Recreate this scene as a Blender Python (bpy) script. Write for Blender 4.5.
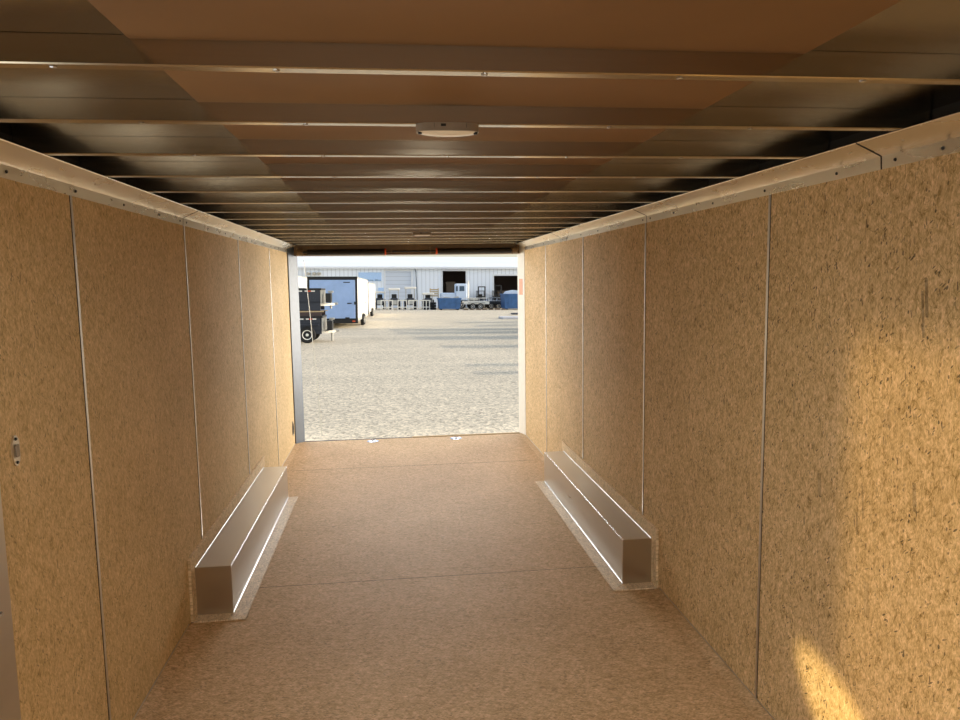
import bpy, bmesh, math, random
from mathutils import Vector, Matrix
for o in list(bpy.data.objects): bpy.data.objects.remove(o, do_unlink=True)
SC = bpy.context.scene
COL = SC.collection
PI = math.pi
# ------------------------------------------------------------------ camera
cam_d = bpy.data.cameras.new('camera'); cam = bpy.data.objects.new('camera', cam_d); COL.objects.link(cam)
cam_d.sensor_fit = 'HORIZONTAL'; cam_d.sensor_width = 36.0; cam_d.lens = 728.92 / 960 * 36.0
cam_d.clip_start = 0.02; cam_d.clip_end = 2000
YAW, PITCH, ROLL = 0.118968, 0.110584, -0.015082
F = Vector((math.sin(YAW)*math.cos(PITCH), math.cos(YAW)*math.cos(PITCH), -math.sin(PITCH)))
Rr = F.cross(Vector((0, 0, 1))).normalized(); Uu = Rr.cross(F)
R2 = Rr*math.cos(ROLL) + Uu*math.sin(ROLL); U2 = Uu*math.cos(ROLL) - Rr*math.sin(ROLL)
cm = Matrix((R2, U2, -F)).transposed().to_4x4(); cm.translation = Vector((-0.1794, 0, 1.7043))
cam.matrix_world = cm
SC.camera = cam
# ------------------------------------------------------------------ exposure / colour management
SC.view_settings.view_transform = 'Standard'; SC.view_settings.look = 'None'
SC.view_settings.gamma = 1.0; SC.view_settings.use_curve_mapping = False
SC.view_settings.exposure = 0.0
# ------------------------------------------------------------------ sky
SUN_EL = math.radians(17.0); SUN_AZ = math.radians(91.5)   # azimuth clockwise from +y
w = bpy.data.worlds.new('sky'); SC.world = w; w.use_nodes = True
nt = w.node_tree; bg = nt.nodes['Background']
sky = nt.nodes.new('ShaderNodeTexSky'); sky.sky_type = 'NISHITA'; sky.sun_disc = False
sky.sun_elevation = SUN_EL; sky.sun_rotation = SUN_AZ; sky.air_density = 1.0; sky.dust_density = 2.0; sky.ozone_density = 1.0
hs = nt.nodes.new('ShaderNodeHueSaturation'); hs.inputs['Saturation'].default_value = 0.66
nt.links.new(sky.outputs[0], hs.inputs['Color']); nt.links.new(hs.outputs[0], bg.inputs[0]); bg.inputs[1].default_value = 0.33
# ------------------------------------------------------------------ sun
def lamp(name, kind, loc, direction, energy, color, **kw):
    d = bpy.data.lights.new(name, kind); d.energy = energy; d.color = color
    for k, v in kw.items(): setattr(d, k, v)
    o = bpy.data.objects.new(name, d); COL.objects.link(o); o.location = loc
    o.rotation_euler = Vector(direction).to_track_quat('-Z', 'Y').to_euler()
    return o
sd = Vector((math.sin(SUN_AZ)*math.cos(SUN_EL), math.cos(SUN_AZ)*math.cos(SUN_EL), math.sin(SUN_EL)))
lamp('sun', 'SUN', (20, 20, 20), -sd, 3.1, (1.0, 0.86, 0.66), angle=math.radians(0.6))
# daylight through the side door opening, behind the camera on the left
lamp('side_door_daylight', 'AREA', (-1.30, 1.45, 1.0), (1, 0.12, -0.05), 8, (1.0, 0.95, 0.86), shape='RECTANGLE', size=0.9, size_y=1.75)
# low sun thrown back through the side door by the pale trailer parked alongside
pd = Vector((2.46, 0.19, -0.33))
lamp('side_door_sunbeam', 'SPOT', Vector((-1.23, 1.93, 1.86)) - pd*1.6, pd, 640, (1.0, 0.72, 0.36), spot_size=math.radians(60), spot_blend=0.3, shadow_soft_size=0.14)
p0 = Vector((-4.4, 0.7, 1.75)); p1 = Vector((1.23, 2.03, 0.22))
gl = lamp('side_door_glint', 'SPOT', p0, p1 - p0, 1900, (1.0, 0.78, 0.38), spot_size=math.radians(7.6), spot_blend=0.7, shadow_soft_size=0.03)
gz = (p0 - p1).normalized(); gx = Vector((0, -0.88, -0.47)); gx = (gx - gz*gx.dot(gz)).normalized(); gy = gz.cross(gx)
gm = Matrix((gx, gy*0.38, gz)).transposed().to_4x4(); gm.translation = p0; gl.matrix_world = gm
# added fill lamp, out of view above the doorway, brightens the interior
lamp('rear_door_fill', 'AREA', (0.0, 11.6, 3.6), (0, -1, -0.26), 88, (1.0, 0.97, 0.92), shape='RECTANGLE', size=5.0, size_y=2.0, spread=math.radians(75))

for sx in (-1, 1):   # added fill lamps out of view beside the doorway, brighten the walls
    lamp('rear_side_fill', 'AREA', (sx*4.6, 10.9, 1.1), (-sx*5.4, -5.6, 0.12), 122, (1.0, 0.97, 0.90), shape='RECTANGLE', size=2.6, size_y=2.2, spread=math.radians(95))
lamp('front_fill', 'AREA', (0, -1.52, 0.85), (0, 1, -0.3), 13, (1.0, 0.95, 0.86), shape='RECTANGLE', size=2.0, size_y=1.3, spread=math.radians(120))  # added fill lamp at the closed front wall, behind the camera

# ------------------------------------------------------------------ constants of the trailer
H = 1.23; L = 7.83; ZC = 2.075; ZS = 2.125; YF = -1.6
DY0, DY1, DZ1 = 1.0, 1.91, 1.86
# the yard is tilted a little against the trailer
M_OUT = Matrix.Translation((0, L, -0.45)) @ Matrix((Vector((1, 0, -0.015)).normalized(), Vector((0, 1, -0.016)).normalized(), Vector((0.015, 0.016, 1)).normalized())).transposed().to_4x4()

# ------------------------------------------------------------------ materials
def s2l(c): return tuple(((v/255)/12.92 if v/255 <= .04045 else ((v/255+.055)/1.055)**2.4) for v in c)
def new_mat(name):
    m = bpy.data.materials.new(name); m.use_nodes = True
    return m, m.node_tree, m.node_tree.nodes['Principled BSDF']
def simple(name, rgb, rough=0.6, metal=0.0, noise=0.06, scale=20, emit=None, spec=None):
    m, t, b = new_mat(name); c = s2l(rgb)
    tc = t.nodes.new('ShaderNodeTexCoord'); n = t.nodes.new('ShaderNodeTexNoise'); n.inputs['Scale'].default_value = scale; n.inputs['Detail'].default_value = 4
    t.links.new(tc.outputs['Object'], n.inputs['Vector'])
    r = t.nodes.new('ShaderNodeValToRGB'); r.color_ramp.elements[0].position = .3; r.color_ramp.elements[1].position = .7
    r.color_ramp.elements[0].color = tuple(v*(1-noise*2) for v in c) + (1,); r.color_ramp.elements[1].color = tuple(min(1, v*(1+noise*2)) for v in c) + (1,)
    t.links.new(n.outputs[0], r.inputs[0]); t.links.new(r.outputs[0], b.inputs['Base Color'])
    b.inputs['Roughness'].default_value = rough; b.inputs['Metallic'].default_value = metal
    if emit: b.inputs['Emission Color'].default_value = c + (1,); b.inputs['Emission Strength'].default_value = emit
    return m
def mth(t, op, a, b=None, c=None, clamp=False):
    n = t.nodes.new('ShaderNodeMath'); n.operation = op; n.use_clamp = clamp
    for i, v in enumerate((a, b, c)):
        if v is None: continue
        if isinstance(v, (int, float)): n.inputs[i].default_value = v
        else: t.links.new(v, n.inputs[i])
    return n.outputs[0]
def osb(name, rgb, plane, along=1, streak=None, dark=1.0, speck=1.0, flake=1.0, blot=1.0):
    """strand board: plane 'yz' or 'xy'; along 0/1 = main strand direction in (u,v)"""
    m, t, b = new_mat(name); c = s2l(rgb)
    tc = t.nodes.new('ShaderNodeTexCoord'); sp = t.nodes.new('ShaderNodeSeparateXYZ'); t.links.new(tc.outputs['Object'], sp.inputs[0])
    U, V = (sp.outputs[1], sp.outputs[2]) if plane == 'yz' else (sp.outputs[0], sp.outputs[1])
    if along == 0: U, V = V, U                     # V is the strand direction
    cb = t.nodes.new('ShaderNodeCombineXYZ'); t.links.new(U, cb.inputs[0]); t.links.new(V, cb.inputs[1])
    wn = t.nodes.new('ShaderNodeTexNoise'); wn.inputs['Scale'].default_value = 5; wn.inputs['Detail'].default_value = 2; t.links.new(cb.outputs[0], wn.inputs['Vector'])
    wv = t.nodes.new('ShaderNodeVectorMath'); wv.operation = 'MULTIPLY_ADD'; t.links.new(wn.outputs['Color'], wv.inputs[0]); wv.inputs[1].default_value = (.03, .03, 0); t.links.new(cb.outputs[0], wv.inputs[2])
    total = None
    for ang, su, sv, amp, seed in ((.15, 150, 34, .20, 0), (.95, 170, 44, .18, 7), (-1.0, 170, 44, .18, 19), (.1, 420, 110, .18, 43)):
        mp = t.nodes.new('ShaderNodeMapping'); mp.vector_type = 'TEXTURE'
        mp.inputs['Rotation'].default_value = (0, 0, ang); mp.inputs['Scale'].default_value = (1/su, 1/sv, 1); mp.inputs['Location'].default_value = (seed, seed*.37, 0)
        t.links.new(wv.outputs[0], mp.inputs['Vector'])
        vo = t.nodes.new('ShaderNodeTexVoronoi'); vo.voronoi_dimensions = '2D'; vo.inputs['Scale'].default_value = 1.0; t.links.new(mp.outputs[0], vo.inputs['Vector'])
        s2 = t.nodes.new('ShaderNodeSeparateColor'); t.links.new(vo.outputs['Color'], s2.inputs[0])
        v = mth(t, 'MULTIPLY', mth(t, 'SUBTRACT', s2.outputs[0], .5), amp*flake)
        total = v if total is None else mth(t, 'ADD', total, v)
    for ang, su, sv, amp in ((.05, 150, 15, .48), (.7, 130, 30, .36), (-.65, 140, 32, .36), (.2, 300, 60, .8)):   # soft wood fibres
        mp = t.nodes.new('ShaderNodeMapping'); mp.vector_type = 'TEXTURE'; mp.inputs['Rotation'].default_value = (0, 0, ang); mp.inputs['Scale'].default_value = (1/su, 1/sv, 1)
        t.links.new(wv.outputs[0], mp.inputs['Vector'])
        fn = t.nodes.new('ShaderNodeTexNoise'); fn.noise_dimensions = '2D'; fn.inputs['Scale'].default_value = 1; fn.inputs['Detail'].default_value = 3; fn.inputs['Distortion'].default_value = .6; t.links.new(mp.outputs[0], fn.inputs['Vector'])
        total = mth(t, 'ADD', total, mth(t, 'MULTIPLY', mth(t, 'SUBTRACT', fn.outputs[0], .5), amp*flake))
    big = t.nodes.new('ShaderNodeTexNoise'); big.inputs['Scale'].default_value = 2.2; big.inputs['Detail'].default_value = 5; t.links.new(cb.outputs[0], big.inputs['Vector'])
    total = mth(t, 'ADD', total, mth(t, 'MULTIPLY', mth(t, 'SUBTRACT', big.outputs[0], .5), .35*blot))
    # dark bark specks and slivers
    def specks(su, sv, thr, loc, ang):
        mp = t.nodes.new('ShaderNodeMapping'); mp.vector_type = 'TEXTURE'; mp.inputs['Rotation'].default_value = (0, 0, ang)
        mp.inputs['Scale'].default_value = (1/su, 1/sv, 1); mp.inputs['Location'].default_value = (loc, loc, 0); t.links.new(wv.outputs[0], mp.inputs['Vector'])
        vo = t.nodes.new('ShaderNodeTexVoronoi'); vo.voronoi_dimensions = '2D'; vo.inputs['Scale'].default_value = 1; t.links.new(mp.outputs[0], vo.inputs['Vector'])
        s2 = t.nodes.new('ShaderNodeSeparateColor'); t.links.new(vo.outputs['Color'], s2.inputs[0])
        near = mth(t, 'LESS_THAN', vo.outputs['Distance'], mth(t, 'MULTIPLY', s2.outputs[1], .33))
        return mth(t, 'MULTIPLY', near, mth(t, 'GREATER_THAN', s2.outputs[0], thr))
    sa = specks(85, 55, .74, 3, .2); sb = specks(120, 22, .84, 11, -.15); sc = specks(130, 34, .86, 23, .9)
    dn = t.nodes.new('ShaderNodeTexNoise'); dn.inputs['Scale'].default_value = 14; dn.inputs['Detail'].default_value = 3; t.links.new(cb.outputs[0], dn.inputs['Vector'])
    spk = mth(t, 'MULTIPLY', mth(t, 'MAXIMUM', mth(t, 'MAXIMUM', sa, sb), sc), mth(t, 'MULTIPLY', mth(t, 'SUBTRACT', dn.outputs[0], .40, clamp=True), 5.0, clamp=True))
    def hairs(su, sv, ang, thr, lo):
        mp = t.nodes.new('ShaderNodeMapping'); mp.vector_type = 'TEXTURE'; mp.inputs['Rotation'].default_value = (0, 0, ang); mp.inputs['Scale'].default_value = (1/su, 1/sv, 1)
        t.links.new(cb.outputs[0], mp.inputs['Vector'])
        fn = t.nodes.new('ShaderNodeTexNoise'); fn.noise_dimensions = '2D'; fn.inputs['Scale'].default_value = 1; fn.inputs['Detail'].default_value = 2; fn.inputs['Distortion'].default_value = 1.2; t.links.new(mp.outputs[0], fn.inputs['Vector'])
        mk = t.nodes.new('ShaderNodeTexNoise'); mk.inputs['Scale'].default_value = 26; mk.inputs['Detail'].default_value = 2; t.links.new(mp.outputs[0], mk.inputs['Vector']); mk.inputs['Scale'].default_value = 1.3
        line = mth(t, 'SUBTRACT', 1.0, mth(t, 'MULTIPLY', mth(t, 'ABSOLUTE', mth(t, 'SUBTRACT', fn.outputs[0], lo)), 1/thr), clamp=True)
        return mth(t, 'MULTIPLY', line, mth(t, 'MULTIPLY', mth(t, 'SUBTRACT', mk.outputs[0], .47, clamp=True), 8.0, clamp=True))
    hr = mth(t, 'MAXIMUM', hairs(34, 14, .35, .045, .5), hairs(44, 20, -.8, .045, .46))
    lh = mth(t, 'MAXIMUM', hairs(36, 13, -.3, .045, .55), hairs(42, 18, 1.0, .045, .52))
    total = mth(t, 'ADD', total, mth(t, 'MULTIPLY', lh, .20*flake))
    total = mth(t, 'SUBTRACT', total, mth(t, 'MULTIPLY', hr, .30*speck))
    val = mth(t, 'ADD', 1.0, total)
    val = mth(t, 'MULTIPLY', val, mth(t, 'SUBTRACT', 1.0, mth(t, 'MULTIPLY', spk, .50*speck)))
    if streak:
        for (u0, u1, v0, v1, a) in streak:
            um, uh, vm, vh = (u0+u1)/2, (u1-u0)/2, (v0+v1)/2, (v1-v0)/2
            tilt = mth(t, 'MULTIPLY_ADD', mth(t, 'SUBTRACT', V, vm), -.10, U)
            a1 = mth(t, 'LESS_THAN', mth(t, 'ABSOLUTE', mth(t, 'SUBTRACT', tilt, um)), uh)
            a2 = mth(t, 'LESS_THAN', mth(t, 'ABSOLUTE', mth(t, 'SUBTRACT', V, vm)), vh)
            val = mth(t, 'MULTIPLY', val, mth(t, 'SUBTRACT', 1.0, mth(t, 'MULTIPLY', mth(t, 'MULTIPLY', a1, a2), a)))
    mx = t.nodes.new('ShaderNodeVectorMath'); mx.operation = 'SCALE'; mx.inputs[0].default_value = c; t.links.new(val, mx.inputs['Scale'])
    hv = t.nodes.new('ShaderNodeHueSaturation'); t.links.new(mx.outputs[0], hv.inputs['Color'])
    t.links.new(mth(t, 'MULTIPLY_ADD', total, -.35, 1.0), hv.inputs['Saturation'])
    t.links.new(hv.outputs[0], b.inputs['Base Color'])
    b.inputs['Roughness'].default_value = .62; b.inputs['Specular IOR Level'].default_value = .3
    bp = t.nodes.new('ShaderNodeBump'); bp.inputs['Strength'].default_value = .25; bp.inputs['Distance'].default_value = .002
    t.links.new(total, bp.inputs['Height']); t.links.new(bp.outputs[0], b.inputs['Normal'])
    return m
def metal(name, rgb, rough=.35, axis=(1, 40, 40), var=.08, metallic=1.0):
    m, t, b = new_mat(name); c = s2l(rgb)
    tc = t.nodes.new('ShaderNodeTexCoord'); mp = t.nodes.new('ShaderNodeMapping'); mp.inputs['Scale'].default_value = axis; t.links.new(tc.outputs['Object'], mp.inputs[0])
    n = t.nodes.new('ShaderNodeTexNoise'); n.inputs['Scale'].default_value = 3; n.inputs['Detail'].default_value = 5; t.links.new(mp.outputs[0], n.inputs['Vector'])
    val = mth(t, 'MULTIPLY_ADD', mth(t, 'SUBTRACT', n.outputs[0], .5), var*2, 1)
    mx = t.nodes.new('ShaderNodeVectorMath'); mx.operation = 'SCALE'; mx.inputs[0].default_value = c; t.links.new(val, mx.inputs['Scale'])
    t.links.new(mx.outputs[0], b.inputs['Base Color']); b.inputs['Metallic'].default_value = metallic
    t.links.new(mth(t, 'MULTIPLY_ADD', mth(t, 'SUBTRACT', n.outputs[0], .5), .10, rough), b.inputs['Roughness'])
    return m
M = {}
M['wall_l'] = osb('strand_board_left', (210, 182, 134), 'yz', 1, flake=.72, speck=.9)
M['wall_r'] = osb('strand_board_right', (207, 176, 128), 'yz', 1, streak=[(1.779, 1.790, 1.585, 1.69, .5), (1.790, 1.799, 1.53, 1.655, .45), (2.004, 2.012, .96, 1.06, .3), (2.225, 2.245, .96, 1.04, .28), (1.784, 1.798, 1.05, 1.13, .35), (1.957, 1.984, .66, .77, .16), (2.026, 2.036, .90, .97, .35), (1.90, 1.93, 1.26, 1.30, .15), (2.40, 2.412, 1.2, 1.26, .25)], speck=1.5, flake=.95)
M['floor'] = osb('strand_board_floor', (206, 173, 130), 'xy', 0, flake=.95, speck=.8)
M['flange'] = osb('galvanised_flange_reflection', (226, 204, 172), 'xy', 1, flake=1.0, speck=.2)  # strand pattern paints the reflected board onto the metal flange
M['flange'].node_tree.nodes['Principled BSDF'].inputs['Roughness'].default_value = .4
M['alum'] = metal('mill_aluminium', (215, 210, 202), .34, (6, 1, 6))
M['alumx'] = metal('brushed_roof_beam', (190, 180, 160), .20, (1, 40, 40), .05)
M['cove'] = metal('cove_aluminium', (242, 234, 216), .28, (3, 1, 3), .05, .85)
M['skin'] = metal('roof_skin', (165, 158, 146), .22, (2, 2, 2), .06)
M['box'] = metal('wheel_box_aluminium', (196, 188, 174), .3, (4, 1, 4), .04)
M['luan'] = simple('thin_plywood', (128, 94, 56), .6, 0, .05, 3)
M['white'] = simple('white_paint', (236, 232, 222), .35, 0, .02)
M['greyframe'] = simple('grey_frame', (92, 102, 116), .4, 0, .03)
M['header'] = simple('bronze_header', (120, 100, 74), .5, .3, .05)
M['black'] = simple('black_steel', (24, 22, 20), .45)
M['blackpaint'] = simple('black_trailer_paint', (44, 48, 58), .4)
M['orange'] = simple('red_orange_paint', (214, 84, 44), .5)
M['reflector'] = simple('faded_red_tape', (226, 158, 124), .5)
M['dark'] = simple('dark_rubber', (30, 29, 28), .8)
M['chrome'] = metal('zinc_plated', (215, 220, 230), .22, (5, 5, 5))
M['lens'] = simple('clear_lens', (226, 212, 186), .15, .0, .02, emit=.10)  # faint emission stands in for light reflected by the unlit lens
M['housing'] = simple('lamp_housing', (150, 138, 122), .4)
M['exterior'] = simple('white_exterior_skin', (225, 228, 232), .4)
M['galv'] = simple('galvanised_steel', (188, 186, 178), .45, .3)
M['tan'] = simple('bare_timber', (196, 172, 132), .8)
M['blue'] = simple('blue_paint', (52, 92, 140), .55, 0, .12, 2)
M['paleblue'] = simple('pale_blue_paint', (206, 220, 238), .4)
M['shaded_door'] = simple('shaded_ramp_door', (160, 186, 226), .4, 0, .03, 3)  # white door in shade, the blue shade put into its colour
M['signblue'] = simple('pale_blue_sign', (178, 208, 245), .5)
M['glass'] = simple('tinted_glass', (70, 90, 110), .1)
M['concrete'] = simple('pale_concrete', (196, 196, 200), .85)
M['rustbrown'] = simple('weathered_paint_and_bay_shade', (70, 56, 52), .7)  # brown side boards; also paints the shade inside the warehouse bays
M['topplate'] = simple('shadow_grey_frame_tube', (44, 40, 36), .6)  # dark tone paints the shaded gap above the cove
M['card'] = simple('cardboard', (110, 96, 82), .8)
M['roofwhite'] = simple('white_metal_roof', (240, 243, 246), .45, 0, .02, .3)
M['seamdark'] = simple('dark_sealant', (44, 34, 24), .8)
def gravel():
    m, t, b = new_mat('pale_gravel')
    tc = t.nodes.new('ShaderNodeTexCoord')
    def noise(sc, det=3):
        n = t.nodes.new('ShaderNodeTexNoise'); n.inputs['Scale'].default_value = sc; n.inputs['Detail'].default_value = det; t.links.new(tc.outputs['Object'], n.inputs['Vector']); return n.outputs[0]
    vo = t.nodes.new('ShaderNodeTexVoronoi'); vo.inputs['Scale'].default_value = 26; t.links.new(tc.outputs['Object'], vo.inputs['Vector'])
    s = t.nodes.new('ShaderNodeSeparateColor'); t.links.new(vo.outputs['Color'], s.inputs[0])
    val = mth(t, 'MULTIPLY_ADD', mth(t, 'SUBTRACT', s.outputs[0], .5), .8, 1.0)
    val = mth(t, 'MULTIPLY_ADD', mth(t, 'SUBTRACT', noise(7), .5), .5, val)
    val = mth(t, 'MULTIPLY_ADD', mth(t, 'SUBTRACT', noise(.35, 6), .5), .35, val)
    mp = t.nodes.new('ShaderNodeMapping'); mp.inputs['Scale'].default_value = (.12, .6, 1); t.links.new(tc.outputs['Object'], mp.inputs[0])
    n2 = t.nodes.new('ShaderNodeTexNoise'); n2.inputs['Scale'].default_value = 1; n2.inputs['Detail'].default_value = 6; t.links.new(mp.outputs[0], n2.inputs['Vector'])
    val = mth(t, 'MULTIPLY_ADD', mth(t, 'SUBTRACT', n2.outputs[0], .5), .3, val)
    mx = t.nodes.new('ShaderNodeVectorMath'); mx.operation = 'SCALE'; mx.inputs[0].default_value = s2l((200, 189, 167)); t.links.new(val, mx.inputs['Scale'])
    t.links.new(mx.outputs[0], b.inputs['Base Color']); b.inputs['Roughness'].default_value = .95
    bp = t.nodes.new('ShaderNodeBump'); bp.inputs['Strength'].default_value = .5; bp.inputs['Distance'].default_value = .015
    t.links.new(s.outputs[1], bp.inputs['Height']); t.links.new(bp.outputs[0], b.inputs['Normal'])
    return m
M['gravel'] = gravel()
def siding(name, rgb, pitch, axis=0, width=.12, dk=.75):
    m, t, b = new_mat(name)
    tc = t.nodes.new('ShaderNodeTexCoord'); sp = t.nodes.new('ShaderNodeSeparateXYZ'); t.links.new(tc.outputs['Object'], sp.inputs[0])
    fr = mth(t, 'FRACT', mth(t, 'DIVIDE', sp.outputs[axis], pitch))
    g = mth(t, 'LESS_THAN', fr, width)
    val = mth(t, 'SUBTRACT', 1.0, mth(t, 'MULTIPLY', g, 1-dk))
    mx = t.nodes.new('ShaderNodeVectorMath'); mx.operation = 'SCALE'; mx.inputs[0].default_value = s2l(rgb); t.links.new(val, mx.inputs['Scale'])
    t.links.new(mx.outputs[0], b.inputs['Base Color']); b.inputs['Roughness'].default_value = .5
    return m
M['siding'] = siding('ribbed_pale_siding', (236, 242, 250), .52, 0, .2, .8)
M['slats'] = siding('roller_door_slats', (206, 214, 226), .5, 2, .15, .8)
M['cargo'] = siding('white_trailer_skin', (238, 238, 232), 1.22, 1, .03, .75)

# ------------------------------------------------------------------ mesh helpers
class MB:
    def __init__(s): s.bm = bmesh.new()
    def box(s, x0, x1, y0, y1, z0, z1, bev=0, mat=None):
        r = bmesh.ops.create_cube(s.bm, size=1)['verts']
        for v in r: v.co = Vector(((x0+x1)/2 + v.co.x*(x1-x0), (y0+y1)/2 + v.co.y*(y1-y0), (z0+z1)/2 + v.co.z*(z1-z0)))
        if bev:
            es = list({e for v in r for e in v.link_edges}); res = bmesh.ops.bevel(s.bm, geom=es, offset=bev, segments=2, affect='EDGES', profile=.5); r = list({v for f in res['faces'] for v in f.verts} | {v for v in r if v.is_valid})
        if mat is not None: bmesh.ops.transform(s.bm, matrix=mat, verts=[v for v in r if v.is_valid])
        return s
    def cyl(s, a, b, r0, r1=None, seg=16):
        a = Vector(a); b = Vector(b); d = b-a; r1 = r0 if r1 is None else r1
        v = bmesh.ops.create_cone(s.bm, cap_ends=True, segments=seg, radius1=r0, radius2=r1, depth=d.length)['verts']
        m = Matrix.Translation((a+b)/2) @ d.to_track_quat('Z', 'Y').to_matrix().to_4x4()
        bmesh.ops.transform(s.bm, matrix=m, verts=v); return s
    def tube(s, pts, r, seg=8, closed=False):
        pts = [Vector(p) for p in pts]; n = len(pts); rings = []
        up = None
        for i, p in enumerate(pts):
            a = pts[(i-1) % n] if (closed or i > 0) else p; b = pts[(i+1) % n] if (closed or i < n-1) else p
            d = (b-a).normalized()
            if up is None: up = d.orthogonal().normalized()
            up = (up - d*up.dot(d)).normalized(); sd_ = d.cross(up)
            rings.append([s.bm.verts.new(p + (up*math.cos(t)+sd_*math.sin(t))*r) for t in [2*PI*k/seg for k in range(seg)]])
        for i in range(n if closed else n-1):
            A = rings[i]; B = rings[(i+1) % n]
            for k in range(seg): s.bm.faces.new((A[k], A[(k+1) % seg], B[(k+1) % seg], B[k]))
        if not closed: s.bm.faces.new(rings[0][::-1]); s.bm.faces.new(rings[-1])
        return s
    def prism(s, poly, axis, a, b):
        """extrude a 2-D polygon along an axis; axis 'x': poly=(y,z); 'y': (x,z); 'z': (x,y)"""
        def P(u, v, t): return {'x': (t, u, v), 'y': (u, t, v), 'z': (u, v, t)}[axis]
        A = [s.bm.verts.new(P(u, v, a)) for u, v in poly]; B = [s.bm.verts.new(P(u, v, b)) for u, v in poly]
        n = len(poly)
        s.bm.faces.new(A); s.bm.faces.new(B[::-1])
        for i in range(n): s.bm.faces.new((A[i], B[i], B[(i+1) % n], A[(i+1) % n]))
        return s
    def lathe(s, prof, c, axis='z', seg=24):
        """profile of (radius, height) turned about an axis through c"""
        rings = []
        for r, h in prof:
            ring = []
            for k in range(seg):
                t = 2*PI*k/seg; q = (r*math.cos(t), r*math.sin(t))
                co = {'z': (q[0], q[1], h), 'x': (h, q[0], q[1]), 'y': (q[0], h, q[1])}[axis]
                ring.append(s.bm.verts.new(Vector(co)+Vector(c)))
            rings.append(ring)
        for A, B in zip(rings, rings[1:]):
            for k in range(seg): s.bm.faces.new((A[k], A[(k+1) % seg], B[(k+1) % seg], B[k]))
        s.bm.faces.new(rings[0][::-1]); s.bm.faces.new(rings[-1]); return s
    def build(s, name, mat, parent=None, smooth=False, at=None):
        bmesh.ops.recalc_face_normals(s.bm, faces=s.bm.faces)
        if at is not None: bmesh.ops.translate(s.bm, vec=-Vector(at), verts=s.bm.verts)
        me = bpy.data.meshes.new(name); s.bm.to_mesh(me); s.bm.free()
        if smooth:
            for p in me.polygons: p.use_smooth = True
            me.set_sharp_from_angle(angle=math.radians(35))
        me.materials.append(mat); o = bpy.data.objects.new(name, me); COL.objects.link(o)
        if parent: o.parent = parent
        if at is not None: o.location = at
        return o
def tag(o, label, cat, group=None, out=None):
    o['label'] = label; o['category'] = cat
    if group: o['group'] = group
    return o
def thing(name, label, cat, loc=(0, 0, 0), rz=0, group=None, out=False):
    o = bpy.data.objects.new(name, None); COL.objects.link(o); o.empty_display_size = .1
    m = Matrix.Translation(loc) @ Matrix.Rotation(rz, 4, 'Z')
    o.matrix_world = (M_OUT @ m) if out else m
    return tag(o, label, cat, group)
def struct(o): o['kind'] = 'structure'; return o
def place_out(o, loc, rz=0): o.matrix_world = M_OUT @ Matrix.Translation(loc) @ Matrix.Rotation(rz, 4, 'Z'); return o
def copy_tree(o, parent=None):
    c = o.copy(); COL.objects.link(c)
    if parent: c.parent = parent
    for ch in list(o.children): copy_tree(ch, c)
    return c

# ================================================================== THE TRAILER SHELL
T = .05
g = MB(); g.box(-260, 260, -120, 300, -.4, 0); gr = struct(g.build('floor_yard', M['gravel'])); gr.matrix_world = M_OUT
b = MB(); b.box(-H-T, H+T, YF, L, -.06, 0); struct(b.build('floor', M['floor']))
b = MB(); b.box(-H-T, -H, YF, DY0, 0, 2.02); b.box(-H-T, -H, DY1, L, 0, 2.02); b.box(-H-T, -H, DY0, DY1, DZ1, 2.02)
struct(b.build('wall_left', M['wall_l']))
b = MB(); b.box(H, H+T, YF, L, 0, 2.02); struct(b.build('wall_right', M['wall_r']))
for s_, n_ in ((-1, 'left'), (1, 'right')):
    b = MB(); x0, x1 = sorted((s_*H, s_*(H+T))); b.box(x0, x1, YF, L, 2.02, ZS); struct(b.build('wall_top_plate_' + n_, M['topplate']))
b = MB(); b.box(-H-T, H+T, YF-T, YF, -.06, ZS); struct(b.build('wall_front', M['wall_l']))
b = MB(); b.box(-H-T, H+T, YF-T, L, ZS, ZS+.03); struct(b.build('ceiling', M['skin']))
b = MB(); b.box(-H-T-.012, -H-T, DY1+.03, L, -.1, ZS+.03); b.box(-H-T-.012, -H-T, YF, DY0-.03, -.1, ZS+.03); b.box(-H-T-.012, -H-T, DY0-.03, DY1+.03, DZ1+.03, ZS+.03)
b.box(H+T, H+T+.012, YF, L, -.1, ZS+.03); struct(b.build('wall_outer_skin', M['exterior']))
tn = [0]
def trim(mb, mat, smooth=False):
    tn[0] += 1; return struct(mb.build('trim_%d' % tn[0], mat, None, smooth))
# board over the middle of the roof skin
b = MB(); b.box(-.61, .61, YF, L-.02, ZS-.006, ZS-.0005); trim(b, M['luan'])
# joints of the wall boards
for s in (-1, 1):
    for k, y in enumerate((-.08, 1.265, 2.613, 3.956, 5.29, 6.6)):
        if s < 0 and DY0-.05 < y < DY1+.05: continue
        b = MB(); x0, x1 = sorted((s*(H+.002), s*(H-.0035))); b.box(x0, x1, y-.0065, y+.0065, .005, 2.003, .0012); trim(b, M['alum'])
        b = MB(); x0, x1 = sorted((s*(H+.002), s*(H-.0015))); b.box(x0, x1, y-.0095, y-.0066, .005, 2.003); trim(b, M['seamdark'])
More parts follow.
